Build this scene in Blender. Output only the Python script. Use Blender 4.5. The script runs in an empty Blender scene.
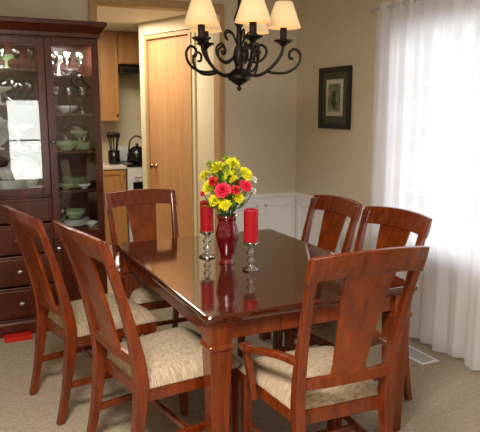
import bpy, math, random
from mathutils import Vector, Matrix
random.seed(7)
S=bpy.context.scene
COL=S.collection
# ---------------------------------------------------------------- materials
def newmat(name):
    m=bpy.data.materials.new(name); m.use_nodes=True
    nt=m.node_tree; b=nt.nodes['Principled BSDF']; return m,nt,b
def rgb(r,g,b):
    f=lambda c:(c/255/12.92) if c/255<=0.04045 else ((c/255+0.055)/1.055)**2.4
    return (f(r),f(g),f(b),1)
def plain(name,c,rough=0.5,metal=0,coat=0,trans=0,ior=1.45,emis=0,var=0.0,scale=8,bump=0.0):
    m,nt,b=newmat(name)
    b.inputs['Base Color'].default_value=c
    b.inputs['Roughness'].default_value=rough
    b.inputs['Metallic'].default_value=metal
    b.inputs['Coat Weight'].default_value=coat
    b.inputs['Transmission Weight'].default_value=trans
    b.inputs['IOR'].default_value=ior
    if emis:
        b.inputs['Emission Color'].default_value=c
        b.inputs['Emission Strength'].default_value=emis
    if var>0 or bump>0:
        tc=nt.nodes.new('ShaderNodeTexCoord'); n=nt.nodes.new('ShaderNodeTexNoise')
        n.inputs['Scale'].default_value=scale; n.inputs['Detail'].default_value=4
        nt.links.new(tc.outputs['Object'],n.inputs['Vector'])
        if var>0:
            r=nt.nodes.new('ShaderNodeValToRGB')
            r.color_ramp.elements[0].position=0.3; r.color_ramp.elements[1].position=0.7
            r.color_ramp.elements[0].color=tuple(x*(1-var) for x in c[:3])+(1,)
            r.color_ramp.elements[1].color=tuple(min(1,x*(1+var)) for x in c[:3])+(1,)
            nt.links.new(n.outputs['Fac'],r.inputs['Fac']); nt.links.new(r.outputs['Color'],b.inputs['Base Color'])
        if bump>0:
            bp=nt.nodes.new('ShaderNodeBump'); bp.inputs['Strength'].default_value=bump; bp.inputs['Distance'].default_value=0.01
            nt.links.new(n.outputs['Fac'],bp.inputs['Height']); nt.links.new(bp.outputs['Normal'],b.inputs['Normal'])
    return m
def wood(name,c1,c2,rough=0.3,coat=0.3,sc=(30,30,3)):
    m,nt,b=newmat(name)
    tc=nt.nodes.new('ShaderNodeTexCoord'); mp=nt.nodes.new('ShaderNodeMapping'); n=nt.nodes.new('ShaderNodeTexNoise')
    mp.inputs['Scale'].default_value=sc
    n.inputs['Scale'].default_value=1.0; n.inputs['Detail'].default_value=5; n.inputs['Distortion'].default_value=0.6
    r=nt.nodes.new('ShaderNodeValToRGB')
    r.color_ramp.elements[0].position=0.3; r.color_ramp.elements[1].position=0.72
    r.color_ramp.elements[0].color=c1; r.color_ramp.elements[1].color=c2
    nt.links.new(tc.outputs['Object'],mp.inputs['Vector']); nt.links.new(mp.outputs['Vector'],n.inputs['Vector'])
    nt.links.new(n.outputs['Fac'],r.inputs['Fac']); nt.links.new(r.outputs['Color'],b.inputs['Base Color'])
    b.inputs['Roughness'].default_value=rough; b.inputs['Coat Weight'].default_value=coat; b.inputs['Coat Roughness'].default_value=0.1
    return m
M={}
M['chairwood']=wood('cherry_chair_wood',rgb(82,28,3),rgb(128,52,7),0.27,0.3)
M['tablewood']=wood('cherry_table_wood',rgb(86,30,3),rgb(130,54,8),0.27,0.3)
M['splat']=wood('splat_veneer',rgb(84,28,3),rgb(142,60,9),0.25,0.3,(14,14,5))
M['tabletop']=wood('dark_cherry_top',rgb(50,15,3),rgb(76,26,6),0.09,0.8,(30,3,30))
M['hutch']=wood('dark_cherry_hutch',rgb(58,18,4),rgb(88,29,8),0.3,0.2)
M['hutchin']=wood('hutch_interior_wood',rgb(64,28,18),rgb(90,42,28),0.4,0.1)
M['oak']=wood('honey_oak',rgb(172,118,62),rgb(196,142,82),0.45,0.1,(20,20,2))
M['oakdoor']=wood('oak_door_wood',rgb(192,140,92),rgb(208,158,108),0.45,0.1,(16,16,1.5))
M['oaktrim']=wood('oak_trim_wood',rgb(186,148,98),rgb(200,164,114),0.5,0.05)
M['wall']=plain('beige_wall_paint',rgb(218,206,182),0.85,var=0.02,scale=3,bump=0.05)
M['kwall']=plain('kitchen_wall_paint',rgb(226,212,178),0.85,var=0.02,scale=3)
M['ceil']=plain('ceiling_paint',rgb(234,230,218),0.9,var=0.01,scale=30,bump=0.15)
M['white']=plain('white_trim_paint',rgb(244,244,248),0.45,var=0.01)
M['carpet']=plain('carpet_pile',rgb(164,150,131),0.95,var=0.14,scale=45,bump=0.8)
M['kfloor']=plain('vinyl_floor',rgb(190,170,140),0.4,var=0.05)
M['iron']=plain('black_iron',rgb(34,28,26),0.4,0.6,var=0.1)
M['black']=plain('black_enamel',rgb(22,20,20),0.25,var=0.05)
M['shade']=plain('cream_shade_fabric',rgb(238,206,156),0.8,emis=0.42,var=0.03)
M['brass']=plain('aged_brass',rgb(170,140,90),0.3,1.0)
M['porcelain']=plain('white_porcelain',rgb(232,232,228),0.15,coat=0.5)
M['silver']=plain('silver_metal',rgb(205,205,205),0.2,1.0)
M['red']=plain('red_candle_wax',rgb(176,8,28),0.45,var=0.04)
M['redbox']=plain('red_card',rgb(200,30,20),0.5,var=0.04)
M['stove']=plain('white_stove_enamel',rgb(225,225,220),0.3)
M['counter']=plain('counter_laminate',rgb(215,205,190),0.3,var=0.1,scale=60)
M['green']=plain('leaf_green',rgb(60,116,36),0.5,var=0.25,scale=20)
M['lime']=plain('lime_leaf',rgb(156,188,44),0.5,var=0.2,scale=20)
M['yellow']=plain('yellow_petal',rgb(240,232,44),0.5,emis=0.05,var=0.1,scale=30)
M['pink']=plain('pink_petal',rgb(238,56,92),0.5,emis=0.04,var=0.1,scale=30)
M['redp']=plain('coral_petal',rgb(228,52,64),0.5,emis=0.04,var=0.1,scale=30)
M['whitep']=plain('white_petal',rgb(244,240,244),0.5,var=0.04,scale=30)
M['lawn']=plain('lawn_grass',rgb(110,140,80),0.9,var=0.3,scale=5)
def glassmat(name,c,rough=0.0,fac=0.12):
    m=bpy.data.materials.new(name); m.use_nodes=True; nt=m.node_tree; nt.nodes.clear()
    o=nt.nodes.new('ShaderNodeOutputMaterial'); t=nt.nodes.new('ShaderNodeBsdfTransparent'); g=nt.nodes.new('ShaderNodeBsdfGlossy')
    t.inputs['Color'].default_value=c; g.inputs['Roughness'].default_value=rough
    mx=nt.nodes.new('ShaderNodeMixShader'); f=nt.nodes.new('ShaderNodeFresnel'); f.inputs['IOR'].default_value=1.5
    ma=nt.nodes.new('ShaderNodeMath'); ma.operation='ADD'; ma.inputs[1].default_value=fac
    nt.links.new(f.outputs[0],ma.inputs[0]); nt.links.new(ma.outputs[0],mx.inputs[0])
    nt.links.new(t.outputs[0],mx.inputs[1]); nt.links.new(g.outputs[0],mx.inputs[2]); nt.links.new(mx.outputs[0],o.inputs[0])
    return m
M['pane']=glassmat('window_glass',(0.96,0.98,0.97,1),0,0.03)
M['clear']=glassmat('clear_crystal',(0.90,0.92,0.92,1),0.05,0.28)
def tinted(name,c,k):
    m,nt,b=newmat(name); b.inputs['Base Color'].default_value=c; b.inputs['Roughness'].default_value=0.1; b.inputs['Coat Weight'].default_value=0.6
    t=nt.nodes.new('ShaderNodeBsdfTransparent'); t.inputs['Color'].default_value=(0.75,0.88,0.72,1)
    mx=nt.nodes.new('ShaderNodeMixShader'); mx.inputs[0].default_value=k; o=nt.nodes['Material Output']
    nt.links.new(t.outputs[0],mx.inputs[1]); nt.links.new(b.outputs[0],mx.inputs[2]); nt.links.new(mx.outputs[0],o.inputs[0]); return m
M['greenglass']=tinted('green_depression_glass',rgb(186,206,166),0.55)
M['ruby']=plain('ruby_glass',rgb(120,8,22),0.06,coat=0.8,trans=0.35,ior=1.5)
def sheer():
    m=bpy.data.materials.new('sheer_voile'); m.use_nodes=True; nt=m.node_tree; nt.nodes.clear()
    o=nt.nodes.new('ShaderNodeOutputMaterial'); t=nt.nodes.new('ShaderNodeBsdfTransparent')
    d=nt.nodes.new('ShaderNodeBsdfDiffuse'); tl=nt.nodes.new('ShaderNodeBsdfTranslucent')
    d.inputs['Color'].default_value=(0.93,0.92,0.96,1); tl.inputs['Color'].default_value=(0.86,0.85,0.90,1)
    a=nt.nodes.new('ShaderNodeMixShader'); a.inputs[0].default_value=0.42
    b=nt.nodes.new('ShaderNodeMixShader')
    lw=nt.nodes.new('ShaderNodeLayerWeight'); lw.inputs['Blend'].default_value=0.35
    mr=nt.nodes.new('ShaderNodeMapRange'); mr.inputs['To Min'].default_value=0.84; mr.inputs['To Max'].default_value=0.99
    nt.links.new(lw.outputs['Facing'],mr.inputs['Value']); nt.links.new(mr.outputs[0],b.inputs[0])
    nt.links.new(d.outputs[0],a.inputs[1]); nt.links.new(tl.outputs[0],a.inputs[2])
    nt.links.new(t.outputs[0],b.inputs[1]); nt.links.new(a.outputs[0],b.inputs[2]); nt.links.new(b.outputs[0],o.inputs[0])
    return m
M['sheer']=sheer()
def fabric():
    m,nt,b=newmat('tweed_upholstery')
    tc=nt.nodes.new('ShaderNodeTexCoord'); mp=nt.nodes.new('ShaderNodeMapping'); mp.inputs['Scale'].default_value=(40,190,24)
    n=nt.nodes.new('ShaderNodeTexNoise'); n.inputs['Scale'].default_value=1; n.inputs['Detail'].default_value=2
    r=nt.nodes.new('ShaderNodeValToRGB'); e=r.color_ramp.elements
    e[0].position=0.3; e[0].color=rgb(146,126,104); e[1].position=0.7; e[1].color=rgb(196,178,152)
    nt.links.new(tc.outputs['Object'],mp.inputs['Vector']); nt.links.new(mp.outputs['Vector'],n.inputs['Vector'])
    nt.links.new(n.outputs['Fac'],r.inputs['Fac']); nt.links.new(r.outputs['Color'],b.inputs['Base Color'])
    b.inputs['Roughness'].default_value=0.9
    bp=nt.nodes.new('ShaderNodeBump'); bp.inputs['Strength'].default_value=0.2; bp.inputs['Distance'].default_value=0.002
    nt.links.new(n.outputs['Fac'],bp.inputs['Height']); nt.links.new(bp.outputs['Normal'],b.inputs['Normal'])
    return m
M['fabric']=fabric()
# ---------------------------------------------------------------- builders
class MB:
    def __init__(s): s.v=[]; s.f=[]
    def add(s,vs,fs):
        o=len(s.v); s.v+= [tuple(v) for v in vs]; s.f+=[tuple(i+o for i in f) for f in fs]; return s
    def box(s,lo,hi):
        x0,y0,z0=lo;x1,y1,z1=hi
        vs=[(x0,y0,z0),(x1,y0,z0),(x1,y1,z0),(x0,y1,z0),(x0,y0,z1),(x1,y0,z1),(x1,y1,z1),(x0,y1,z1)]
        return s.add(vs,[(3,2,1,0),(4,5,6,7),(0,1,5,4),(1,2,6,5),(2,3,7,6),(3,0,4,7)])
    def loft(s,rings,close=True):
        n=len(rings[0]); vs=[p for r in rings for p in r]; fs=[]
        for i in range(len(rings)-1):
            for j in range(n):
                a=i*n+j;b=i*n+(j+1)%n
                fs.append((a,b,b+n,a+n))
        if close:
            fs.append(tuple(range(n))[::-1]); fs.append(tuple(range((len(rings)-1)*n,len(rings)*n)))
        return s.add(vs,fs)
    def lathe(s,prof,c=(0,0,0),seg=24,axis='z'):
        rings=[]
        for r,z in prof:
            ring=[]
            for k in range(seg):
                a=2*math.pi*k/seg; x=max(r,1e-4)*math.cos(a); y=max(r,1e-4)*math.sin(a)
                if axis=='z': ring.append((c[0]+x,c[1]+y,c[2]+z))
                elif axis=='y': ring.append((c[0]+x,c[1]-z,c[2]+y))
                else: ring.append((c[0]+z,c[1]+x,c[2]+y))
            rings.append(ring)
        return s.loft(rings)
    def tube(s,pts,r,seg=8):
        rings=[];n=len(pts); P=[Vector(p) for p in pts]; up=Vector((0,0,1)); last=None
        for i,p in enumerate(P):
            t=(P[min(i+1,n-1)]-P[max(i-1,0)]).normalized()
            if last is None:
                a=t.cross(up)
                if a.length<1e-3: a=t.cross(Vector((1,0,0)))
                a.normalize()
            else:
                a=(last-t*last.dot(t)).normalized()
            last=a; b=t.cross(a)
            rr=r[i] if isinstance(r,(list,tuple)) else r
            rings.append([p+a*rr*math.cos(2*math.pi*k/seg)+b*rr*math.sin(2*math.pi*k/seg) for k in range(seg)])
        return s.loft(rings)
    def obj(s,name,mat,parent=None,bevel=0,smooth=False,seg=2,loc=(0,0,0),rz=0):
        me=bpy.data.meshes.new(name); me.from_pydata(s.v,[],s.f)
        import bmesh
        bm=bmesh.new(); bm.from_mesh(me); bmesh.ops.recalc_face_normals(bm,faces=bm.faces); bm.to_mesh(me); bm.free()
        me.materials.append(mat)
        o=bpy.data.objects.new(name,me); COL.objects.link(o)
        if parent: o.parent=parent
        else: o.location=loc; o.rotation_euler[2]=rz
        if smooth:
            for p in me.polygons: p.use_smooth=True
        if bevel:
            b=o.modifiers.new('b','BEVEL'); b.width=bevel; b.segments=seg; b.limit_method='ANGLE'; b.angle_limit=0.6
        return o
def empty(name,loc=(0,0,0),rz=0,sc=(1,1,1),parent=None):
    e=bpy.data.objects.new(name,None); COL.objects.link(e); e.location=loc; e.rotation_euler[2]=rz; e.scale=sc; e.empty_display_size=0.1
    if parent: e.parent=parent
    return e
def spline(pts,n=6):
    out=[];P=[Vector(p) for p in pts]
    for i in range(len(P)-1):
        p0=P[max(i-1,0)];p1=P[i];p2=P[i+1];p3=P[min(i+2,len(P)-1)]
        for k in range(n):
            t=k/n
            out.append(0.5*((2*p1)+(-p0+p2)*t+(2*p0-5*p1+4*p2-p3)*t*t+(-p0+3*p1-3*p2+p3)*t**3))
    out.append(P[-1]); return out
R=math.radians
# ---------------------------------------------------------------- room
XR=2.90; YB=4.90; XL=-2.3; YF=-1.9; ZC=2.6
MB().box((XL-0.1,YF-0.1,-0.1),(XR+0.1,YB,0)).obj('floor',M['carpet'])
MB().box((XL-0.1,YB,-0.1),(XR+0.1,8.0,-0.002)).obj('floor_kitchen',M['kfloor'])
MB().box((XL-0.1,YF-0.1,ZC),(XR+0.1,YB+0.12,ZC+0.1)).obj('ceiling',M['ceil'])
MB().box((XL-0.1,YB+0.12,2.46),(XR+0.1,8.0,2.56)).obj('ceiling_kitchen',M['ceil'])
WY0,WY1,WZ0,WZ1=1.75,3.5,0.62,2.12
w=MB(); T=0.12
w.box((XR,YF,0),(XR+T,WY0,ZC)); w.box((XR,WY1,0),(XR+T,YB+T,ZC)); w.box((XR,WY0,0),(XR+T,WY1,WZ0)); w.box((XR,WY0,WZ1),(XR+T,WY1,ZC))
w.obj('wall_right',M['wall'])
OX0,OX1,OZ=1.09,2.14,2.385
w=MB(); w.box((XL,YB,0),(OX0,YB+T,ZC)); w.box((OX1,YB,0),(XR,YB+T,ZC)); w.box((OX0,YB,OZ),(OX1,YB+T,ZC))
w.obj('wall_back',M['wall'])
MB().box((XL-T,YF-T,0),(XL,8.0,ZC)).obj('wall_left',M['wall'])
RX0,RX1,RZ0,RZ1=0.84,1.46,0.35,1.75
w=MB(); w.box((XL,YF-T,0),(RX0,YF,ZC)); w.box((RX1,YF-T,0),(XR+T,YF,ZC)); w.box((RX0,YF-T,0),(RX1,YF,RZ0)); w.box((RX0,YF-T,RZ1),(RX1,YF,ZC))
w.obj('wall_front',M['wall'])
c=MB(); c.box((OX1-0.010,YB-0.018,0),(OX1+0.035,YB-0.001,OZ+0.05)); c.box((OX0-0.05,YB-0.018,0),(OX0+0.012,YB-0.001,OZ+0.05)); c.box((OX0,YB-0.018,OZ-0.012),(OX1,YB-0.001,OZ+0.05))
c.box((OX1-0.012,YB,0),(OX1-0.001,YB+T,OZ-0.001)); c.box((OX0+0.001,YB,0),(OX0+0.012,YB+T,OZ-0.001)); c.box((OX0+0.012,YB,OZ-0.012),(OX1-0.012,YB+T,OZ-0.001))
c.obj('trim_1',M['oaktrim'],bevel=0.003)
c=MB(); a0=OX1+0.04; c.box((a0,YB-0.012,0),(XR-0.001,YB-0.001,0.78)); c.box((a0,YB-0.035,0.775),(XR-0.001,YB-0.001,0.81)); c.box((a0,YB-0.025,0),(XR-0.001,YB-0.001,0.12))
def panel(x0,x1,z0,z1):
    t=0.02
    for lo,hi in (((x0,z0),(x1,z0+t)),((x0,z1-t),(x1,z1)),((x0,z0),(x0+t,z1)),((x1-t,z0),(x1,z1))):
        c.box((lo[0],YB-0.024,lo[1]),(hi[0],YB-0.011,hi[1]))
panel(a0+0.05,a0+0.32,0.2,0.71); panel(a0+0.39,a0+0.66,0.2,0.71)
c.obj('trim_2',M['white'],bevel=0.003)
c=MB(); y0=3.60; y1=YB-0.037
c.box((XR-0.012,y0,0),(XR-0.001,y1,0.78)); c.box((XR-0.035,y0,0.775),(XR-0.001,y1,0.81)); c.box((XR-0.025,y0,0),(XR-0.001,y1,0.12))
for (u0,u1) in ((y0+0.06,y0+0.56),(y0+0.66,y1-0.06)):
    t=0.02
    for lo,hi in (((u0,0.2),(u1,0.22)),((u0,0.69),(u1,0.71)),((u0,0.2),(u0+t,0.71)),((u1-t,0.2),(u1,0.71))):
        c.box((XR-0.024,lo[0],lo[1]),(XR-0.011,hi[0],hi[1]))
c.obj('trim_3',M['white'],bevel=0.003)
MB().box((XR-0.015,YF,0),(XR-0.001,3.59,0.09)).obj('baseboard_right',M['white'],bevel=0.003)
MB().box((XL+0.001,YB-0.015,0),(OX0-0.055,YB-0.001,0.09)).obj('baseboard_back',M['white'],bevel=0.003)
def window(name,axis,a0,a1,z0,z1,pos,cols,rows):
    e=empty(name); f=MB()
    def bx(u0,u1,w0,w1,d0,d1):
        if axis=='x': f.box((pos+d0,u0,w0),(pos+d1,u1,w1))
        else: f.box((u0,pos-d1,w0),(u1,pos-d0,w1))
    s=0.05
    bx(a0,a1,z0,z0+s,0.03,0.09); bx(a0,a1,z1-s,z1,0.03,0.09); bx(a0,a0+s,z0,z1,0.03,0.09); bx(a1-s,a1,z0,z1,0.03,0.09)
    if cols:
        m=(a0+a1)/2; bx(m-0.035,m+0.035,z0,z1,0.035,0.085)
        for h0,h1 in ((a0,m),(m,a1)):
            for k in range(1,cols):
                u=h0+(h1-h0)*k/cols; bx(u-0.009,u+0.009,z0,z1,0.05,0.07)
    for k in range(1,rows):
        z=z0+(z1-z0)*k/rows; bx(a0,a1,z-0.012,z+0.012,0.05,0.07)
    t=0.06
    bx(a0-t,a1+t,z0-t,z0,-0.015,-0.001); bx(a0-t,a1+t,z1,z1+t,-0.015,-0.001); bx(a0-t,a0,z0,z1,-0.015,-0.001); bx(a1,a1+t,z0,z1,-0.015,-0.001)
    f.obj('frame',M['white'],e,bevel=0.003)
    f=MB(); bx(a0+s,a1-s,z0+s,z1-s,0.058,0.062); f.obj('pane',M['pane'],e)
    return e
window('window_1','x',WY0,WY1,WZ0,WZ1,XR,3,4)
window('window_2','y',RX0,RX1,RZ0,RZ1,YF,0,2)
# sheer curtain
e=empty('sheer_curtain')
def curtain(y0,y1,z0,z1,x0,name,seed):
    rnd=random.Random(seed); ph=[rnd.uniform(0,6.28) for _ in range(5)]
    vs=[];fs=[];ny=440;nz=24
    for j in range(nz+1):
        tz=j/nz; z=z0+(z1-z0)*tz
        for i in range(ny+1):
            t=i/ny; y=y0+(y1-y0)*t+0.012*(1-tz)*math.sin(t*47+1)
            amp=0.026*(1-0.35*tz)
            s=math.sin(t*96+ph[0]+0.9*math.sin(t*13+ph[1]))+0.5*math.sin(t*163+ph[2]+0.5*tz)+0.6*math.sin(t*41+ph[3]+0.6*tz)
            s+=tz**6*1.0*math.sin(t*260)
            vs.append((x0+amp*s*0.8,y,z+(0.006*math.sin(t*60) if j==0 else 0)))
    for j in range(nz):
        for i in range(ny):
            a=j*(ny+1)+i; fs.append((a,a+1,a+ny+2,a+ny+1))
    MB().add(vs,fs).obj(name,M['sheer'],e,smooth=True)
curtain(1.5,3.66,0.02,2.30,XR-0.11,'drape',3)
rod=MB().tube([(XR-0.11,1.45,2.265),(XR-0.11,3.70,2.265)],0.011,10)
rod.tube([(XR-0.11,3.69,2.265),(XR-0.03,3.69,2.265),(XR-0.001,3.69,2.265)],0.008,8)
rod.tube([(XR-0.11,1.46,2.265),(XR-0.03,1.46,2.265),(XR-0.001,1.46,2.265)],0.008,8)
rod.obj('rod',M['white'],e,smooth=True)
# picture
e=empty('framed_picture',(XR-0.002,4.27,1.66))
f=MB(); W,Hh,t,d=0.225,0.25,0.04,0.025
f.box((-d,-W,-Hh),(0,W,-Hh+t)); f.box((-d,-W,Hh-t),(0,W,Hh)); f.box((-d,-W,-Hh+t),(0,-W+t,Hh-t)); f.box((-d,W-t,-Hh+t),(0,W,Hh-t))
f.obj('frame',M['black'],e,bevel=0.004)
MB().box((-0.010,-W+t,-Hh+t),(-0.001,W-t,Hh-t)).obj('outer_mat',plain('dark_green_mat',rgb(78,84,66),0.7,var=0.05),e)
MB().box((-0.013,-0.12,-0.145),(-0.0105,0.12,0.15)).obj('inner_mat',plain('cream_mat',rgb(204,204,190),0.7,var=0.02),e)
MB().box((-0.0155,-0.085,-0.11),(-0.0135,0.085,0.115)).obj('print',plain('green_print',rgb(130,140,114),0.7,var=0.45,scale=14),e)
g=MB(); 
g.lathe([(0.001,0),(0.02,0.005),(0.04,0.05),(0.02,0.08),(0.028,0.11),(0.022,0.14),(0.001,0.155)],(-0.016,0.0,-0.09),10)
g.v=[(-0.017+(x+0.016)*0.03,y,z) for x,y,z in g.v]
g.obj('print_figure',plain('print_ink',rgb(66,70,56),0.7),e)
# floor vent
e=empty('floor_vent',(2.63,2.90,0))
v=MB(); v.box((-0.07,-0.16,0),(0.07,0.16,0.006)); v.obj('plate',M['white'],e,bevel=0.002)
v=MB()
for i in range(13):
    y=-0.13+i*0.0215; v.box((-0.05,y-0.004,0.006),(0.05,y+0.004,0.009))
v.obj('louvers',plain('vent_grey',rgb(150,148,145),0.5),e)
# ---------------------------------------------------------------- kitchen
A=(1.928,6.40); B=(2.166,5.65)
ang=math.atan2(B[1]-A[1],B[0]-A[0]); L=math.hypot(B[0]-A[0],B[1]-A[1])
w=MB(); w.box((2.20,YB+T+0.001,0),(2.30,B[1]+0.0,2.458)); w.obj('wall_hall',M['kwall'])
w=MB()
w.box((0,0,2.33),(L,0.1,2.458)); w.box((-0.10,0,0),(0,0.1,2.458)); 
w.box((L,0,0),(L+0.04,0.1,2.458))
w.obj('wall_pantry',M['kwall'],loc=(A[0],A[1],0),rz=ang)
dr=empty('door_1',(A[0],A[1],0),ang)
d=MB(); d.box((0.04,0.02,0.0),(L-0.04,0.055,2.28)); d.obj('slab',M['oakdoor'],dr,bevel=0.003)
d=MB(); d.box((0,-0.012,0),(0.04,0.1,2.32)); d.box((L-0.04,-0.012,0),(L,0.1,2.32)); d.box((0.04,-0.012,2.28),(L-0.04,0.1,2.32)); d.obj('casing',M['oaktrim'],dr,bevel=0.003)
d=MB(); d.lathe([(0.028,0),(0.028,0.006),(0.012,0.01),(0.012,0.035),(0.028,0.045),(0.03,0.06),(0.02,0.072),(0.001,0.075)],(0.13,0.02,0.97),16,'y'); d.obj('knob',M['brass'],dr,smooth=True)
MB().box((0.2,7.6,0),(XR,7.7,2.458)).obj('wall_kitchen',M['kwall'])
MB().box((XL,8.0,0),(XR+T,8.1,2.56)).obj('wall_far',M['kwall'])
MB().box((XR,YB+T+0.001,0),(XR+T,7.99,2.458)).obj('wall_kitchen_right',M['kwall'])
def cab(name,x0,x1,y0,y1,z0,z1,nd,mat):
    e=empty(name)
    MB().box((x0,y0,z0),(x1,y1,z1)).obj('carcass',mat,e,bevel=0.004)
    wd=(x1-x0)/nd
    dd=MB()
    for i in range(nd):
        a=x0+i*wd+0.01; b_=x0+(i+1)*wd-0.01; s=0.05
        dd.box((a,y0-0.018,z0+0.01),(a+s,y0-0.0005,z1-0.01)); dd.box((b_-s,y0-0.018,z0+0.01),(b_,y0-0.0005,z1-0.01))
        dd.box((a+s,y0-0.018,z0+0.01),(b_-s,y0-0.0005,z0+0.01+s)); dd.box((a+s,y0-0.018,z1-0.01-s),(b_-s,y0-0.0005,z1-0.01))
        dd.box((a+s,y0-0.008,z0+0.01+s),(b_-s,y0-0.0005,z1-0.01-s))
    dd.obj('doors',mat,e,bevel=0.002)
    kk=MB()
    for i in range(nd):
        kk.lathe([(0.006,0),(0.006,0.012),(0.014,0.018),(0.001,0.026)],(x0+(i+1)*wd-0.035,y0-0.018,z0+0.08 if z0>1 else z1-0.08),10,'y')
    kk.obj('knobs',M['brass'],e,smooth=True)
    return e
cab('upper_cabinet',1.30,1.86,7.25,7.5995,1.42,2.4595,2,M['oak'])
cab('upper_cabinet',1.865,2.62,7.25,7.5995,2.09,2.4595,2,M['oak'])
e=empty('range_hood')
MB().loft([[(1.87,7.12,1.98),(2.61,7.12,1.98),(2.61,7.597,1.98),(1.87,7.597,1.98)],[(1.87,7.14,2.03),(2.61,7.14,2.03),(2.61,7.597,2.03),(1.87,7.597,2.03)],[(1.87,7.27,2.088),(2.61,7.27,2.088),(2.61,7.597,2.088),(1.87,7.597,2.088)]]).obj('hood_body',M['black'],e,bevel=0.004)
MB().box((2.0,7.2,1.974),(2.45,7.5,1.9805)).obj('hood_filter',M['silver'],e)
cab('base_cabinet',1.20,1.84,6.98,7.597,0.0,0.88,2,M['oak'])
MB().box((1.18,6.95,0.881),(1.845,7.597,0.92)).obj('countertop',M['counter'],bevel=0.006)
e=empty('kitchen_stove')
MB().box((1.86,6.98,0.0),(2.60,7.597,0.90)).obj('oven_body',M['stove'],e,bevel=0.008)
MB().box((1.86,6.97,0.90),(2.60,7.597,0.925)).obj('cooktop',M['black'],e,bevel=0.004)
MB().box((1.92,6.965,0.3),(2.54,6.985,0.72)).obj('oven_window',M['black'],e,bevel=0.006)
MB().box((1.86,7.52,0.925),(2.60,7.597,1.10)).obj('control_panel',M['stove'],e,bevel=0.008)
MB().tube([(1.95,6.98,0.77),(1.95,6.94,0.78),(2.5,6.94,0.78),(2.5,6.98,0.77)],0.01).obj('handle',M['silver'],e,smooth=True)
g=MB()
for x in (2.05,2.4):
    for y in (7.12,7.38):
        g.lathe([(0.09,0),(0.09,0.012),(0.07,0.014),(0.07,0.0)],(x,y,0.925),20)
g.obj('burners',M['iron'],e)
e=empty('tea_kettle',(2.02,7.12,0.94),0,(1.3,1.3,1.3))
MB().lathe([(0.08,0),(0.095,0.02),(0.09,0.08),(0.06,0.13),(0.03,0.145),(0.012,0.15),(0.015,0.17),(0.001,0.175)],seg=24).obj('body',M['black'],e,smooth=True)
MB().tube(spline([(-0.08,0,0.1),(-0.06,0,0.2),(0,0,0.24),(0.06,0,0.2),(0.08,0,0.1)]),0.007).obj('handle',M['black'],e,smooth=True)
MB().tube([(0.07,-0.03,0.06),(0.11,-0.05,0.1),(0.14,-0.07,0.14)],[0.018,0.012,0.008]).obj('spout',M['black'],e,smooth=True)
e=empty('utensil_crock',(1.76,7.2,0.921),0,(1.15,1.15,1.15))
MB().lathe([(0.05,0),(0.06,0.02),(0.06,0.14),(0.055,0.14),(0.05,0.02),(0.001,0.02)]).obj('pot',M['black'],e,smooth=True)
u=MB()
for k in range(5):
    a=k*1.3; u.tube([(0.02*math.cos(a),0.02*math.sin(a),0.03),(0.05*math.cos(a),0.05*math.sin(a),0.28)],[0.005,0.007]); u.lathe([(0.001,0),(0.02,0.01),(0.022,0.04),(0.001,0.06)],(0.05*math.cos(a),0.05*math.sin(a),0.27),8)
u.obj('utensils',M['black'],e,smooth=True)
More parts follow.
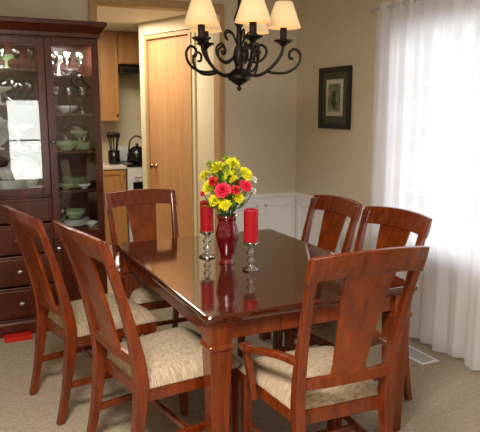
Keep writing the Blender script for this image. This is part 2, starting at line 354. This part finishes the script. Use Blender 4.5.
# ---------------------------------------------------------------- chairs
def yb(z):
    if z>=0.48: return -0.225-0.13*((z-0.48)/0.54)**1.35
    return -0.225-0.075*((0.48-z)/0.48)**1.6
def chair(name,loc,rz,arm=False,sc=(1,1,1),H=1.02):
    e=empty(name,(loc[0],loc[1],0),rz,sc)
    wb,wt,wf=(0.205,0.245,0.245) if not arm else (0.215,0.262,0.27)
    W=M['chairwood']
    for sgn,nm in ((-1,'stile_1'),(1,'stile_2')):
        rings=[]
        for k in range(17):
            z=(H-0.03)*k/16
            if z<0.48: xx=wb
            else: xx=wb+(wt-0.02-wb)*((z-0.48)/(H-0.48))
            hx=0.017+0.004*math.sin(math.pi*min(1,z/0.9)); hy=0.018+0.010*math.exp(-((z-0.47)/0.22)**2)
            x=sgn*xx; y=yb(z)
            rings.append([(x-hx,y-hy,z),(x+hx,y-hy,z),(x+hx,y+hy,z),(x-hx,y+hy,z)])
        MB().loft(rings).obj(nm,W,e,bevel=0.005)
    def bow(x): return -0.030*(1-(x/wt)**2)
    rings=[]
    n=20
    for k in range(n+1):
        x=-wt+2*wt*k/n; u=x/wt
        zt=H-0.004-0.016*abs(u)**2.2; zb=H-0.112+0.010*(1-u*u)-0.010*abs(u)**6
        yt=yb(H)+bow(x)+0.0; y0=yb(H-0.11)+bow(x)
        rings.append([(x,y0-0.014,zb),(x,y0+0.014,zb),(x,(y0+yt)/2+0.012,(zt+zb)/2),(x,yt+0.010,zt),(x,yt-0.013,zt),(x,(y0+yt)/2-0.017,(zt+zb)/2)])
    MB().loft(rings).obj('crest_rail',W,e,bevel=0.004)
    rings=[]
    for k in range(n+1):
        x=-wb*1.02+2*wb*1.02*k/n; y=yb(0.57)+bow(x)*0.6
        rings.append([(x,y-0.011,0.54),(x,y+0.011,0.54),(x,y+0.010,0.585),(x,y-0.010,0.585)])
    MB().loft(rings).obj('lower_rail',W,e,bevel=0.003)
    rings=[]
    for k in range(17):
        t=k/16; z=0.575+(H-0.10-0.575)*t
        hw=0.076+0.036*t**1.2+0.008*max(0,(0.12-t))/0.12
        y=yb(z)-0.018-0.010*t
        rings.append([(-hw,y-0.005,z),(0,y-0.009,z),(hw,y-0.005,z),(hw,y+0.009,z),(0,y+0.005,z),(-hw,y+0.009,z)])
    MB().loft(rings).obj('splat',M['splat'],e,bevel=0.002)
    yf=0.235; y0=-0.215
    f=MB()
    def trap(i,z): return [(-wb+i,y0+i,z),(wb-i,y0+i,z),(wf-i,yf-i,z),(-wf+i,yf-i,z)]
    f.loft([trap(0.004,0.375),trap(0.0,0.38),trap(0,0.43),trap(0.004,0.435)])
    f.obj('seat_frame',W,e,bevel=0.003)
    nx=22; ny=22; top=[];bot=[]
    for j in range(ny+1):
        v=-1+2*j/ny
        for i in range(nx+1):
            u=-1+2*i/nx
            hw=(wb+(wf-wb)*(v+1)/2)+0.004
            x=u*hw; y=y0+0.012+(yf+0.012-y0-0.012)*(v+1)/2
            k=max(0,(1-abs(u)**7))*max(0,(1-abs(v)**7))
            z=0.437+0.062*k**0.45+0.012*(1-u*u)*(1-v*v)
            top.append((x,y,z)); bot.append((x,y,0.434))
    m=MB(); fs=[]; N=(nx+1)*(ny+1)
    for j in range(ny):
        for i in range(nx):
            a=j*(nx+1)+i; fs.append((a,a+1,a+nx+2,a+nx+1)); fs.append((N+a,N+a+nx+1,N+a+nx+2,N+a+1))
    for i in range(nx):
        fs.append((i,N+i,N+i+1,i+1)); a=ny*(nx+1)+i; fs.append((a,a+1,N+a+1,N+a))
    for j in range(ny):
        a=j*(nx+1); fs.append((a,a+nx+1,N+a+nx+1,N+a)); a+=nx; fs.append((a,N+a,N+a+nx+1,a+nx+1))
    m.add(top+bot,fs).obj('seat',M['fabric'],e,smooth=True)
    for sgn,nm in ((-1,'leg_1'),(1,'leg_2')):
        rings=[]
        for k in range(9):
            z=0.42*k/8; h=0.016+0.009*(z/0.42); x=sgn*(wf-0.028); y=yf-0.03+0.012*(1-z/0.42)**2
            rings.append([(x-h,y-h,z),(x+h,y-h,z),(x+h,y+h,z),(x-h,y+h,z)])
        MB().loft(rings).obj(nm,W,e,bevel=0.004)
    s=MB()
    for sgn in (-1,1):
        x0=sgn*wb; x1=sgn*(wf-0.028); z=0.19
        s.loft([[(x0-0.009,yb(z),z-0.016),(x0+0.009,yb(z),z-0.016),(x0+0.009,yb(z),z+0.016),(x0-0.009,yb(z),z+0.016)],
                [(x1-0.009,yf-0.03,z-0.016),(x1+0.009,yf-0.03,z-0.016),(x1+0.009,yf-0.03,z+0.016),(x1-0.009,yf-0.03,z+0.016)]])
    s.box((-(wb+wf)/2+0.02,-0.02,0.176),((wb+wf)/2-0.02,0.0,0.204))
    s.obj('stretchers',W,e,bevel=0.003)
    if arm:
        for sgn,nm in ((-1,'arm_1'),(1,'arm_2')):
            pts=spline([(sgn*(wb+0.012),yb(0.66),0.655),(sgn*(wb+0.035),-0.14,0.645),(sgn*(wf+0.02),0.0,0.618),(sgn*(wf+0.025),0.07,0.60),(sgn*(wf+0.02),0.15,0.588)],5)
            rings=[]
            for i,p in enumerate(pts):
                hw=0.018+0.010*(i/len(pts)); x,y,z=p
                rings.append([(x-hw,y,z-0.012),(x+hw,y,z-0.012),(x+hw,y,z+0.010),(x+hw*0.5,y,z+0.014),(x-hw*0.5,y,z+0.014),(x-hw,y,z+0.010)])
            MB().loft(rings).obj(nm,W,e,bevel=0.003)
            rr_=[]
            for k in range(9):
                t=k/8; z=0.38+(0.593-0.38)*t; x=sgn*(wf+0.018*t+0.010); y=0.06+0.04*t*t; h=0.015
                rr_.append([(x-h,y-h*1.3,z),(x+h,y-h*1.3,z),(x+h,y+h*1.3,z),(x-h,y+h*1.3,z)])
            MB().loft(rr_).obj(nm+'_support',W,e,bevel=0.004)
    return e
chair('dining_chair',(0.825,2.53),R(-90+10),sc=(1.04,1.03,1.01),H=1.105)
chair('dining_chair',(0.66,3.24),R(-90+12),sc=(1.0,1.02,1.01),H=1.085)
chair('dining_chair',(1.86,2.60),R(90+6),H=1.03)
chair('dining_chair',(1.83,3.16),R(90+3),H=1.03)
chair('dining_armchair',(1.165,3.66),R(180+2),True,(0.95,0.97,0.985),H=1.05)
chair('dining_armchair',(1.325,2.055),R(-3),True,(0.92,1,1.0),H=1.105)
# ---------------------------------------------------------------- table
TX0,TX1,TY0,TY1=0.87,1.96,2.14,3.64
e=empty('dining_table')
t=MB()
def rr(x0,x1,y0,y1,r,z,n=5):
    P=[]
    for cx,cy,a0 in ((x1-r,y1-r,0),(x0+r,y1-r,90),(x0+r,y0+r,180),(x1-r,y0+r,270)):
        for k in range(n+1):
            a=R(a0+90*k/n); P.append((cx+r*math.cos(a),cy+r*math.sin(a),z))
    return P
t.loft([rr(TX0+0.012,TX1-0.012,TY0+0.012,TY1-0.012,0.02,0.722),rr(TX0+0.002,TX1-0.002,TY0+0.002,TY1-0.002,0.025,0.732),rr(TX0,TX1,TY0,TY1,0.027,0.742),rr(TX0,TX1,TY0,TY1,0.027,0.752),rr(TX0+0.004,TX1-0.004,TY0+0.004,TY1-0.004,0.025,0.759),rr(TX0+0.010,TX1-0.010,TY0+0.010,TY1-0.010,0.02,0.760)])
t.obj('top',M['tabletop'],e)
a=MB(); i=0.045; 
a.box((TX0+i,TY0+i,0.635),(TX1-i,TY0+i+0.025,0.722)); a.box((TX0+i,TY1-i-0.025,0.635),(TX1-i,TY1-i,0.722)); a.box((TX0+i,TY0+i+0.025,0.635),(TX0+i+0.025,TY1-i-0.025,0.722)); a.box((TX1-i-0.025,TY0+i+0.025,0.635),(TX1-i,TY1-i-0.025,0.722))
a.obj('apron',M['tablewood'],e,bevel=0.003)
k=0
for cx in (TX0+0.075,TX1-0.075):
    for cy in (TY0+0.075,TY1-0.075):
        k+=1
        def sq(h,z): return [(cx-h,cy-h,z),(cx+h,cy-h,z),(cx+h,cy+h,z),(cx-h,cy+h,z)]
        MB().loft([sq(0.034,0),sq(0.036,0.10),sq(0.048,0.56),sq(0.048,0.595),sq(0.055,0.60),sq(0.055,0.615),sq(0.049,0.62),sq(0.049,0.722)]).obj('leg_%d'%k,M['tablewood'],e,bevel=0.004)
# ---------------------------------------------------------------- table setting
ZT=0.7602
def candle(x,y):
    e=empty('candle_holder',(x,y,ZT))
    MB().lathe([(0.001,0),(0.043,0),(0.045,0.006),(0.03,0.014),(0.014,0.024),(0.011,0.036),(0.024,0.05),(0.011,0.064),(0.010,0.074),(0.026,0.092),(0.011,0.110),(0.012,0.122),(0.030,0.134),(0.040,0.140),(0.041,0.150),(0.034,0.148),(0.001,0.146)],seg=28).obj('crystal_stem',M['clear'],e,smooth=True)
    e2=empty('pillar_candle',(x,y,ZT+0.1505))
    MB().lathe([(0.001,0),(0.036,0),(0.037,0.003),(0.037,0.160),(0.034,0.166),(0.028,0.162),(0.001,0.158)],seg=28).obj('wax',M['red'],e2,smooth=False,bevel=0.001)
    MB().tube([(0,0,0.155),(0.001,0,0.167),(0.003,0,0.174)],0.0015,6).obj('wick',M['black'],e2)
candle(1.254,3.068); candle(1.352,2.717)
e=empty('flower_vase',(1.30,2.898,ZT))
MB().lathe([(0.001,0),(0.042,0),(0.044,0.005),(0.036,0.014),(0.034,0.03),(0.044,0.07),(0.058,0.13),(0.062,0.165),(0.054,0.20),(0.046,0.225),(0.049,0.245),(0.060,0.262),(0.057,0.262),(0.044,0.24),(0.041,0.225),(0.049,0.19),(0.053,0.15),(0.03,0.05),(0.001,0.03)],seg=32).obj('vase_body',M['ruby'],e,smooth=True)
bq=empty('flower_bouquet',(1.30,2.898,ZT))
fwd=Vector((0.429,0.903,0)); rgt=Vector((0.903,-0.429,0))
def flower(c,r,mat,layers,n,up,cup=0.5,wk=1.25):
    c=Vector(c); up=Vector(up).normalized(); a=up.cross(Vector((0.3,0.7,0.2))).normalized(); b=up.cross(a)
    m=MB()
    for L_ in range(layers):
        tl=L_/max(1,layers-1); el=R(5+75*tl*cup*1.3); rl=r*(1-0.45*tl)
        nn=max(5,int(n*(1-0.35*tl)))
        for k in range(nn):
            th=2*math.pi*(k+0.5*L_)/nn+random.uniform(-0.08,0.08)
            rl2=rl*random.uniform(0.85,1.1)
            d=(a*math.cos(th)+b*math.sin(th)); s=up.cross(d); dirv=d*math.cos(el)+up*math.sin(el); nrm=-d*math.sin(el)+up*math.cos(el)
            w=rl*math.pi/nn*wk
            o=c+up*0.002*L_
            p=[o, o+dirv*rl2*0.45+s*w*0.8+nrm*0.06*rl, o+dirv*rl2*0.85+s*w*0.7+nrm*0.12*rl, o+dirv*rl2+nrm*0.02*rl, o+dirv*rl2*0.85-s*w*0.7+nrm*0.12*rl, o+dirv*rl2*0.45-s*w*0.8+nrm*0.06*rl, o+dirv*rl2*0.5]
            m.add(p,[(0,1,6),(1,2,6),(2,3,6),(3,4,6),(4,5,6),(5,0,6)])
    m.obj('blossom',mat,bq)
FL=[
(-0.09,0.41,0.02,0.048,'yellow'),(0.03,0.53,0.0,0.044,'yellow'),(-0.05,0.505,-0.02,0.048,'yellow'),(0.095,0.48,0.02,0.046,'yellow'),
(-0.06,0.35,0.06,0.038,'yellow'),(-0.01,0.33,0.08,0.036,'yellow'),(0.06,0.36,0.05,0.036,'yellow'),(-0.115,0.465,-0.03,0.040,'yellow'),(0.02,0.47,0.05,0.040,'yellow'),
(-0.02,0.405,0.09,0.045,'pink'),(-0.068,0.445,0.06,0.030,'redp'),(0.095,0.42,0.05,0.038,'pink'),(0.045,0.405,0.08,0.028,'redp'),
(0.14,0.45,0.0,0.024,'whitep'),(-0.12,0.375,0.0,0.024,'pink'),(0.0,0.555,-0.03,0.024,'lime'),(0.135,0.39,0.0,0.022,'whitep'),(-0.09,0.53,-0.02,0.024,'lime'),
(-0.06,0.44,-0.08,0.04,'yellow'),(0.04,0.42,-0.09,0.04,'pink')]
stems=MB()
for (rx,uz,cx,rd,kd) in FL:
    c=rgt*rx-fwd*cx+Vector((0,0,uz))
    upv=Vector((c.x,c.y,0))*3.0+Vector((0,0,0.25))-fwd*0.18
    if kd=='yellow': flower(c,rd,M['yellow'],4,22,upv,0.6,0.95)
    elif kd in('pink','redp'): flower(c,rd,M[kd],5,9,upv,0.9)
    else: flower(c,rd,M[kd],3,10,upv,0.7)
    q=min(1,0.024/max(0.001,math.hypot(c.x,c.y)))
    stems.tube(spline([(c.x*0.1,c.y*0.1,0.06),(c.x*q,c.y*q,0.26),(c.x*0.75,c.y*0.75,uz-0.06),tuple(c-Vector((0,0,0.003)))],4),0.0028,6)
stems.obj('stems',M['green'],bq,smooth=True)
for q,mt in ((0,'green'),(1,'lime')):
    lf=MB()
    for k in range(120 if q==0 else 110):
        th=random.uniform(0,6.28); rad=random.uniform(0.05,0.14); z=random.uniform(0.30,0.49) if q==0 else random.uniform(0.32,0.55)
        base=Vector((math.cos(th)*rad*0.55,math.sin(th)*rad*0.55,z-0.03)); tip=Vector((math.cos(th)*rad,math.sin(th)*rad,z+random.uniform(-0.03,0.05)))
        d=(tip-base); s=d.cross(Vector((0,0,1))).normalized()*random.uniform(0.006,0.012)
        mid=base+d*0.5+Vector((0,0,0.01))
        lf.add([base,mid+s,tip,mid-s,mid-Vector((0,0,0.004))],[(0,1,4),(1,2,4),(2,3,4),(3,0,4)])
    lf.obj('leaves_%d'%q,M[mt],bq)
# ---------------------------------------------------------------- chandelier
CX,CY=1.375,2.905
e=empty('chandelier',(CX,CY,0))
b=MB(); b.lathe([(0.001,1.665),(0.008,1.668),(0.014,1.68),(0.006,1.692),(0.02,1.70),(0.056,1.722),(0.064,1.742),(0.040,1.755),(0.020,1.772),(0.024,1.80),(0.034,1.835),(0.030,1.87),(0.016,1.90),(0.013,1.98),(0.024,2.0),(0.03,2.03),(0.016,2.06),(0.009,2.08),(0.009,2.16),(0.001,2.17)],seg=20)
b.obj('column',M['iron'],e,smooth=True)
ch=MB(); z=2.17; q=0
while z<2.565:
    P=[]
    for k in range(13):
        a=2*math.pi*k/12; u=0.010*math.cos(a); v=0.019*math.sin(a)
        P.append((u if q%2 else 0, 0 if q%2 else u, z+0.012+v))
    ch.tube(P,0.0022,6); z+=0.030; q+=1
ch.lathe([(0.06,2.599),(0.06,2.585),(0.03,2.565),(0.001,2.56)],seg=20)
ch.obj('chain_and_canopy',M['iron'],e,smooth=True)
yaw=math.atan2(-0.903,-0.429)
for k in range(5):
    a=yaw+R(17+72*k); ca,sa=math.cos(a),math.sin(a)
    P=lambda L_:[(r*ca,r*sa,z) for r,z in L_]
    arm=MB()
    arm.tube(spline(P([(0.02,1.775),(0.07,1.745),(0.125,1.755),(0.18,1.80),(0.215,1.85),(0.225,1.90)]),6),0.0085,8)
    arm.tube(spline(P([(0.14,1.765),(0.20,1.755),(0.26,1.765),(0.302,1.80),(0.312,1.845),(0.288,1.875),(0.258,1.862),(0.258,1.832),(0.277,1.828)]),6),0.0068,8)
    arm.tube(spline(P([(0.015,1.87),(0.04,1.83),(0.085,1.81),(0.130,1.835),(0.138,1.875),(0.112,1.897),(0.09,1.88),(0.097,1.857),(0.112,1.862)]),6),0.0065,8)
    arm.tube(spline(P([(0.015,1.90),(0.04,1.95),(0.075,1.965),(0.09,1.94),(0.072,1.925)]),6),0.005,8)
    arm.obj('arm_%d'%(k+1),M['iron'],e,smooth=True)
    MB().lathe([(0.001,1.885),(0.012,1.89),(0.022,1.90),(0.046,1.913),(0.048,1.92),(0.018,1.922),(0.018,1.985),(0.001,1.985)],(0.225*ca,0.225*sa,0),18).obj('candle_cup_%d'%(k+1),M['iron'],e,smooth=False)
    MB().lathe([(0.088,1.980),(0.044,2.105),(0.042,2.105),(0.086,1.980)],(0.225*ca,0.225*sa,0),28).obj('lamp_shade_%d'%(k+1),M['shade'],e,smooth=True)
# ---------------------------------------------------------------- hutch
HX0,HX1,HY0,HY1=-0.50,0.985,4.37,4.80
e=empty('china_cabinet'); HU=e
h=MB()
h.box((HX0,HY0+0.02,0.08),(HX0+0.025,HY1,2.08)); h.box((HX1-0.025,HY0+0.02,0.08),(HX1,HY1,2.08))
h.box((HX0,HY1-0.012,0.08),(HX1,HY1,2.08)); h.box((HX0,HY0+0.01,2.04),(HX1,HY1,2.08)); h.box((HX0,HY0+0.01,0.08),(HX1,HY1,0.11))
D1,D2=HX0+0.365,HX1-0.365
h.box((D1-0.012,HY0+0.02,0.11),(D1+0.012,HY1-0.012,2.04)); h.box((D2-0.012,HY0+0.02,0.11),(D2+0.012,HY1-0.012,2.04))
h.box((D1,HY0+0.02,0.965),(D2,HY1-0.012,0.99)); 
h.obj('carcass',M['hutch'],e,bevel=0.003)
h=MB(); h.box((HX0+0.03,HY1-0.016,0.12),(HX1-0.03,HY1-0.0125,2.03)); h.obj('back_panel',M['hutchin'],e)
c=MB()
def ring(o,z): return [(HX0-o,HY0-o,z),(HX1+o,HY0-o,z),(HX1+o,HY1,z),(HX0-o,HY1,z)]
c.loft([ring(0.0,2.05),ring(0.012,2.055),ring(0.012,2.08),ring(0.02,2.09),ring(0.045,2.125),ring(0.055,2.13),ring(0.055,2.155),ring(0.05,2.16)])
c.obj('crown_molding',M['hutch'],e,bevel=0.002)
c=MB(); c.loft([ring(0.022,0.0),ring(0.022,0.085),ring(0.012,0.10),ring(0.0,0.105)]); c.obj('plinth',M['hutch'],e,bevel=0.002)
fr=MB(); gl=MB(); kn=MB()
Y0=HY0; Y1=HY0+0.022
def doorf(x0,x1,z0,z1,s=0.048,glass=True):
    fr.box((x0,Y0,z0),(x0+s,Y1,z1)); fr.box((x1-s,Y0,z0),(x1,Y1,z1)); fr.box((x0+s,Y0,z0),(x1-s,Y1,z0+s)); fr.box((x0+s,Y0,z1-s),(x1-s,Y1,z1))
    if glass: gl.box((x0+s,Y0+0.009,z0+s),(x1-s,Y0+0.012,z1-s))
    else: fr.box((x0+s,Y0+0.008,z0+s),(x1-s,Y1,z1-s))
for (a,b_) in ((HX0+0.002,D1-0.002),(D2+0.002,HX1-0.002)):
    doorf(a,b_,0.66,2.045); doorf(a,b_,0.115,0.655,glass=False)
    kn.lathe([(0.008,0),(0.008,0.012),(0.017,0.018),(0.016,0.026),(0.001,0.03)],(a+0.025 if a>0 else b_-0.025,Y0,0.60),14,'y')
    kn.lathe([(0.008,0),(0.008,0.012),(0.014,0.018),(0.001,0.026)],(a+0.025 if a>0 else b_-0.025,Y0,1.35),14,'y')
doorf(D1+0.002,D2-0.002,0.985,2.045,s=0.05)
for (z0,z1) in ((0.80,0.965),(0.58,0.785),(0.355,0.565),(0.12,0.34)):
    x0,x1=D1+0.004,D2-0.004
    fr.box((x0,Y0+0.004,z0),(x1,Y1+0.005,z1)); fr.box((x0+0.02,Y0-0.004,z0+0.02),(x1-0.02,Y0+0.004,z1-0.02))
    for xx in (x0+0.24,x1-0.24,):
        kn.lathe([(0.009,0),(0.009,0.012),(0.019,0.020),(0.018,0.028),(0.001,0.033)],(xx,Y0-0.004,(z0+z1)/2),14,'y')
fr.obj('doors_and_drawers',M['hutch'],e,bevel=0.004)
gl.obj('door_glass',M['pane'],e)
kn.obj('knobs',M['silver'],e,smooth=True)
SH=[1.0,1.28,1.54,1.80]
sh=MB(); sg=MB()
sh.box((HX0+0.03,HY0+0.05,0.706),(D1-0.014,HY1-0.02,0.72)); sh.box((D2+0.014,HY0+0.05,0.706),(HX1-0.03,HY1-0.02,0.72))
for z in SH:
    for (a,b_) in ((HX0+0.03,D1-0.014),(D2+0.014,HX1-0.03)):
        sh.box((a,HY0+0.035,z-0.016),(b_,HY0+0.05,z)); sg.box((a,HY0+0.0505,z-0.008),(b_,HY1-0.02,z))
for z in (1.30,1.60,1.84):
    sg.box((D1+0.014,HY0+0.0505,z-0.008),(D2-0.014,HY1-0.02,z)); sh.box((D1+0.014,HY0+0.035,z-0.016),(D2-0.014,HY0+0.05,z))
sh.obj('shelf_edges',M['hutch'],e,bevel=0.002); sg.obj('glass_shelves',M['pane'],e)
ds=empty('dishware',parent=HU)
wp=MB(); gp=MB(); cp=MB(); sp=MB()
def plates(m,x,y,z,n,r):
    for i in range(n): m.lathe([(0.001,0),(r*0.6,0),(r,0.014),(r,0.017),(r*0.6,0.005),(0.001,0.005)],(x,y,z+0.0005+i*0.009),24)
def bowl(m,x,y,z,r): m.lathe([(0.001,0),(r*0.45,0),(r*0.5,0.01),(r*0.85,r*0.4),(r,r*0.7),(r*0.95,r*0.7),(r*0.8,r*0.42),(r*0.4,0.02),(0.001,0.02)],(x,y,z+0.0005),24)
def goblet(m,x,y,z,h): m.lathe([(0.001,0),(h*0.2,0),(h*0.2,0.003),(0.005,0.01),(0.004,h*0.45),(h*0.13,h*0.55),(h*0.2,h*0.75),(h*0.18,h),(h*0.17,h),(h*0.18,h*0.75),(h*0.1,h*0.56),(0.001,h*0.5)],(x,y,z+0.0005),16)
def stand(m,x,y,z,r):
    o=len(m.v); m.lathe([(0.001,0),(r*0.6,0.0),(r,0.014),(r,0.018),(r*0.6,0.006),(0.001,0.006)],(0,0,0),28,'y')
    for i in range(o,len(m.v)):
        a_,b2,c2=m.v[i]; m.v[i]=(x+a_,y+b2*0.97+c2*0.24,z+r+0.002+c2*0.97)
def compote(m,x,y,z,r,h): m.lathe([(0.001,0),(r*0.6,0),(r*0.55,0.008),(0.012,0.02),(0.010,h*0.6),(0.02,h*0.68),(r*0.9,h*0.9),(r,h),(r*0.96,h),(r*0.8,h*0.9),(0.001,h*0.75)],(x,y,z+0.0005),24)
plates(wp,0.36,4.56,0.99,10,0.12); plates(wp,0.10,4.56,0.99,8,0.12); stand(wp,0.47,4.70,0.99,0.12); bowl(wp,-0.05,4.5,0.99,0.09); bowl(wp,0.36,4.56,1.085,0.11); bowl(wp,0.53,4.50,0.99,0.06)
stand(wp,0.28,4.70,1.30,0.12); stand(wp,0.02,4.70,1.30,0.12); compote(wp,0.44,4.55,1.30,0.11,0.16); bowl(wp,0.54,4.48,1.30,0.05); bowl(gp,0.15,4.52,1.30,0.09); compote(wp,0.30,4.50,1.30,0.08,0.2)
stand(cp,0.45,4.70,1.60,0.10); stand(gp,0.20,4.70,1.60,0.10); compote(wp,0.33,4.52,1.60,0.10,0.12); goblet(cp,0.53,4.50,1.60,0.16); goblet(cp,0.43,4.47,1.60,0.16); bowl(wp,0.05,4.5,1.6,0.09)
for i in range(6): goblet(cp,0.56-0.1*i,4.52,1.84,0.15)
compote(gp,0.40,4.62,1.84,0.08,0.1); bowl(sp,0.22,4.6,1.84,0.08)
plates(wp,0.80,4.56,0.72,5,0.11); bowl(gp,0.74,4.5,1.0,0.06); plates(gp,0.82,4.58,1.0,8,0.11); bowl(wp,0.87,4.49,1.0,0.05); goblet(cp,0.70,4.46,0.72,0.16); bowl(wp,0.90,4.46,0.72,0.05); bowl(gp,0.80,4.56,0.77,0.09)
stand(cp,0.86,4.70,1.28,0.10); bowl(gp,0.76,4.52,1.28,0.09); plates(gp,0.88,4.52,1.28,5,0.06); compote(gp,0.87,4.6,1.28,0.07,0.13)
for i in range(3):
    goblet(cp,0.70+0.09*i,4.47,1.54,0.18); goblet(cp,0.72+0.09*i,4.60,1.54,0.18); goblet(cp,0.70+0.09*i,4.5,1.80,0.16)
bowl(sp,0.83,4.62,1.80,0.08); compote(wp,0.75,4.62,1.80,0.06,0.14); bowl(wp,0.80,4.66,1.54,0.08)
wp.obj('porcelain',M['porcelain'],ds,smooth=True); gp.obj('green_china',M['greenglass'],ds,smooth=True); cp.obj('crystal',M['clear'],ds,smooth=True); sp.obj('silverware',M['silver'],ds,smooth=True)
MB().box((0.24,4.24,0.0),(0.42,4.33,0.03)).obj('red_box',M['redbox'],bevel=0.004)
# ---------------------------------------------------------------- exterior
MB().box((XR+0.13,-6,-0.3),(16,14,-0.2)).obj('lawn',M['lawn'])
# ---------------------------------------------------------------- lights
def area(name,loc,rot,sx,sy,p,c=(1,1,1)):
    l=bpy.data.lights.new(name,'AREA'); l.shape='RECTANGLE'; l.size=sx; l.size_y=sy; l.energy=p; l.color=c
    o=bpy.data.objects.new(name,l); COL.objects.link(o); o.location=loc; o.rotation_euler=rot; return o
area('window_daylight',(XR+0.45,(WY0+WY1)/2-0.15,1.4),(0,R(90),0),2.2,1.9,100,(0.97,0.98,1))
area('rear_window_daylight',((RX0+RX1)/2,YF-0.4,1.1),(R(90),0,0),1.0,1.7,55,(1,0.98,0.94))
area('room_fill_light',(-0.1,0.9,2.57),(0,0,0),0.7,0.7,132,(1,0.93,0.82))  # soft fill added under the ceiling, out of view, to brighten the room
area('kitchen_light',(1.4,6.0,2.44),(0,0,0),0.8,0.8,34,(1,0.92,0.78))
for i,x in enumerate(((HX0+D1)/2,(D1+D2)/2-0.0,(D2+HX1)/2)):
    o=area('cabinet_fill_light_%d'%(i+1),(x,HY0+0.14,2.035),(0,0,0),0.16,0.08,5.0 if i!=1 else 9.0,(1,0.95,0.87)); o.parent=HU  # added lamps, one per bay, to lift the cabinet interior
W=bpy.data.worlds.new('world'); S.world=W; W.use_nodes=True
nt=W.node_tree; bg=nt.nodes['Background']
sky=nt.nodes.new('ShaderNodeTexSky'); sky.sky_type='HOSEK_WILKIE'; sky.turbidity=6; sky.sun_direction=(0.5,-0.4,0.75)
nt.links.new(sky.outputs[0],bg.inputs['Color']); bg.inputs['Strength'].default_value=1.2
# ---------------------------------------------------------------- camera
cd=bpy.data.cameras.new('camera'); co=bpy.data.objects.new('camera',cd); COL.objects.link(co)
cd.sensor_width=36; cd.sensor_fit='HORIZONTAL'; cd.lens=609/480*36; cd.clip_start=0.05
co.location=(0,0,1.58); co.rotation_euler=(R(90-10.06),0,R(-25.4))
S.camera=co
S.view_settings.view_transform='Standard'
